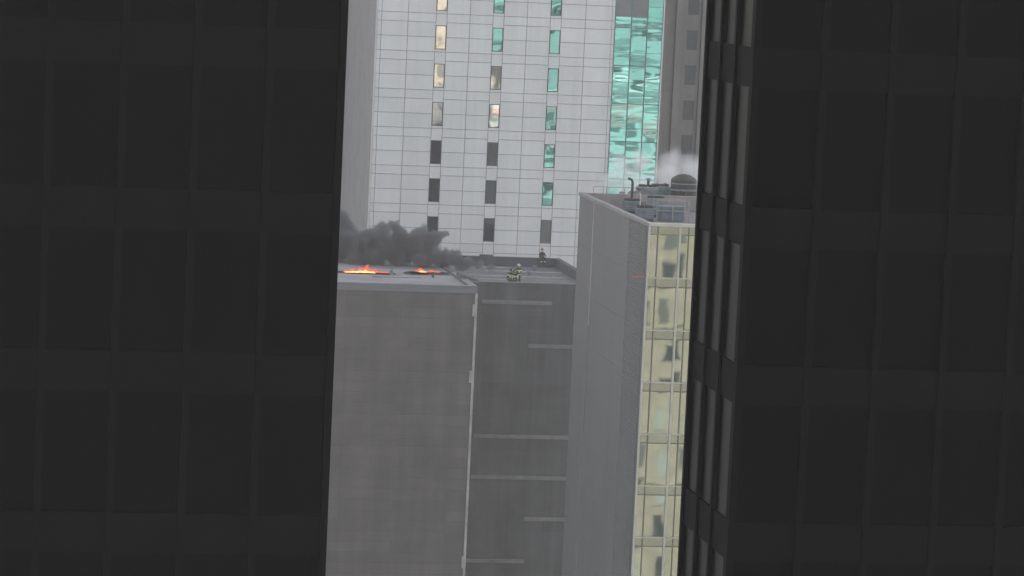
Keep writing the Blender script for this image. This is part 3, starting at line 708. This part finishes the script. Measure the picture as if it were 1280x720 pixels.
# ================================================================== INVENTED DARK TOWERS filling the side margins with near black (the photo goes no further)
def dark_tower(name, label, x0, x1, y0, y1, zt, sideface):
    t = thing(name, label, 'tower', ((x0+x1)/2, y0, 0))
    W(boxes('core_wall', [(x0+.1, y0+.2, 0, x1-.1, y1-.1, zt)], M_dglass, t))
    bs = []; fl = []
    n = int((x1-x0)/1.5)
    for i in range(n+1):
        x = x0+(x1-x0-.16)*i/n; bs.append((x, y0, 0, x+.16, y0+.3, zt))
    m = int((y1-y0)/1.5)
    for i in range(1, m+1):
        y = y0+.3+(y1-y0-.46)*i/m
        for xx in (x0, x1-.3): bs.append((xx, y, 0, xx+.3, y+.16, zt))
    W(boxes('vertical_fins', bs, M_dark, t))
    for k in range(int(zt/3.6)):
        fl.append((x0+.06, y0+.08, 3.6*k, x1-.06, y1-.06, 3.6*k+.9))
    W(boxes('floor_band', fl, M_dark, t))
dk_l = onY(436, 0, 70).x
dark_tower('added_black_tower', 'added near black glass tower with bronze fins filling the left of the view', dk_l-16, dk_l, 70, 78, 130, 1)
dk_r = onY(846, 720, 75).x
dark_tower('added_black_tower', 'added near black glass tower with bronze fins filling the right of the view', dk_r, dk_r+16, 70, 75, 130, -1)

# ================================================================== BUILDINGS BEHIND THE CAMERA'S STREET (seen as reflections)
def win_block(name, label, x0, x1, yf, depth, zt, mwall, wcols, z0, rows_, ww_, wh_, fh, mpane, cat='building', bands=None):
    t = thing(name, label, cat, ((x0+x1)/2, yf, 0))
    W(boxes('wall', [(x0, yf-depth, 0, x1, yf, zt)], mwall, t))
    first = None
    for c in wcols:
        for k in range(rows_):
            z = z0+k*fh
            if first is None:
                first = boxes('window', [(-ww_/2-.12, .002, -.12, ww_/2+.12, .12, 0), (-ww_/2-.12, .002, wh_, ww_/2+.12, .10, wh_+.15), (-ww_/2, .002, 0, ww_/2, .03, wh_)], mpane, t)
                first.location = Vector((c, yf, z))-t.location
            else:
                o = first.copy(); COL.objects.link(o); o.parent = t; o.location = Vector((c, yf, z))-t.location
    if bands: W(boxes('string_course', [(x0-.05, yf+.004, z, x1+.05, yf+.3, z+.3) for z in bands], mwall, t))
    return t
SY = 128.0
def vX(px, py, plane, Y): d = ray(px, py); return d.x/d.y*(2*plane-Y)
sx0 = vX(812, 400, NY, SY)
sx_w = vX(832, 460, NY, SY)
win_block('stone_building', 'cream stone building with dark windows across the street, seen in the glass', sx0-6, sx0+9.5, SY, 14, 112, M_stone, [sx_w-3.1, sx_w, sx_w+3.1, sx_w+6.2], 40.5, 19, 1.15, 1.9, 3.6, mat('dark_pane', (.05, .065, .075), .2), bands=[50, 65, 84, 99])
for nm, lo_, hi_ in (('dark_pane', (.035, .045, .055), (.34, .38, .36)), ('teal_dark_pane', (.02, .05, .05), (.22, .33, .32))):
    mm_ = bpy.data.materials.get(nm) or mat(nm, lo_, .25); nt = mm_.node_tree; oi = nt.nodes.new('ShaderNodeObjectInfo'); rp = nt.nodes.new('ShaderNodeValToRGB'); rp.color_ramp.interpolation = 'CONSTANT'
    e = rp.color_ramp.elements; e[0].color = (*lo_, 1); e[1].position = .78; e[1].color = (*hi_, 1); q = e.new(.5); q.color = (*[(a+b)/3 for a, b in zip(lo_, hi_)], 1)
    nt.links.new(oi.outputs['Random'], rp.inputs[0]); nt.links.new(rp.outputs[0], nt.nodes['Principled BSDF'].inputs['Base Color'])
def vP(px, py, plane, Y): d = ray(px, py); k = 2*plane-Y; return d.x/d.y*k, CZ+d.z/d.y*k
M_tealw = mat('pale_teal_panel', (.25, .35, .34), .4, .35, .12, stretch=(.15, 1, 1.2), col2=(.36, .43, .42))
zq = lambda y: vP(800, y, TY, SY)[1]
tb = win_block('teal_building', 'pale teal panelled building across the street, seen in the windows', sx0+12, sx0+60, SY, 14, 118, M_tealw, [sx0+13.5+2.7*i for i in range(14)], zq(243), 6, 1.9, 1.3, zq(172)-zq(238), bpy.data.materials['teal_dark_pane'])
for (yy, hh, cc) in ((152, 1.6, (.36, .27, .25)), (110, .5, (.7, .72, .7)), (128, 1.6, (.16, .22, .21)), (74, 1.3, (.15, .23, .22)), (215, 2.2, (.38, .46, .47)), (36, .6, (.08, .12, .12)), (12, 2.0, (.2, .3, .28)), (196, .5, (.1, .14, .14)), (262, 2.5, (.14, .2, .2))):
    z = zq(yy); W(boxes('string_course', [(sx0+11.9, SY+.004, z-hh/2, sx0+60.1, SY+.5, z+hh/2)], mat('course', cc, .6, .2, .2), tb))
# ================================================================== AIR
hz = boxes('haze', [(-420, -60, -2, 460, 420, 175)], M_joint); tag(hz, kind='stuff')
m = bpy.data.materials.new('haze'); m.use_nodes = True; N = m.node_tree.nodes; N.remove(N['Principled BSDF'])
pv = N.new('ShaderNodeVolumePrincipled'); pv.inputs['Color'].default_value = (.96, .96, .97, 1); pv.inputs['Density'].default_value = .00024
m.node_tree.links.new(pv.outputs[0], N['Material Output'].inputs['Volume']); hz.data.materials[0] = m

# ================================================================== LIGHT
w = bpy.data.worlds.new('World'); S.world = w; w.use_nodes = True; N = w.node_tree.nodes; bg = N['Background']
sk = N.new('ShaderNodeTexSky'); sk.sky_type = 'NISHITA'; sk.sun_disc = False; sk.sun_elevation = R(40)
SD = Vector((.45, .78, 0)).normalized(); el = R(40)
sdir = Vector((SD.x*math.cos(el), SD.y*math.cos(el), math.sin(el)))
sk.sun_rotation = math.atan2(SD.x, SD.y); sk.air_density = 1.0; sk.dust_density = 2.5; sk.ozone_density = 1
hs = N.new('ShaderNodeHueSaturation'); hs.inputs['Saturation'].default_value = .24; w.node_tree.links.new(sk.outputs[0], hs.inputs['Color'])
bg.inputs['Strength'].default_value = .12; w.node_tree.links.new(hs.outputs[0], bg.inputs['Color'])
l = bpy.data.lights.new('sun', 'SUN'); l.energy = 3.0; l.angle = R(.53); l.color = (1, .95, .88)
lo = bpy.data.objects.new('sun', l); COL.objects.link(lo); lo.rotation_mode = 'QUATERNION'; lo.rotation_quaternion = (-sdir).to_track_quat('-Z', 'Y')
S.view_settings.view_transform = 'Standard'; S.view_settings.look = 'None'; S.view_settings.gamma = 1; S.view_settings.use_curve_mapping = False
S.view_settings.exposure = 1.2
S.render.engine = 'CYCLES'
S.cycles.volume_bounces = 4; S.cycles.transparent_max_bounces = 16
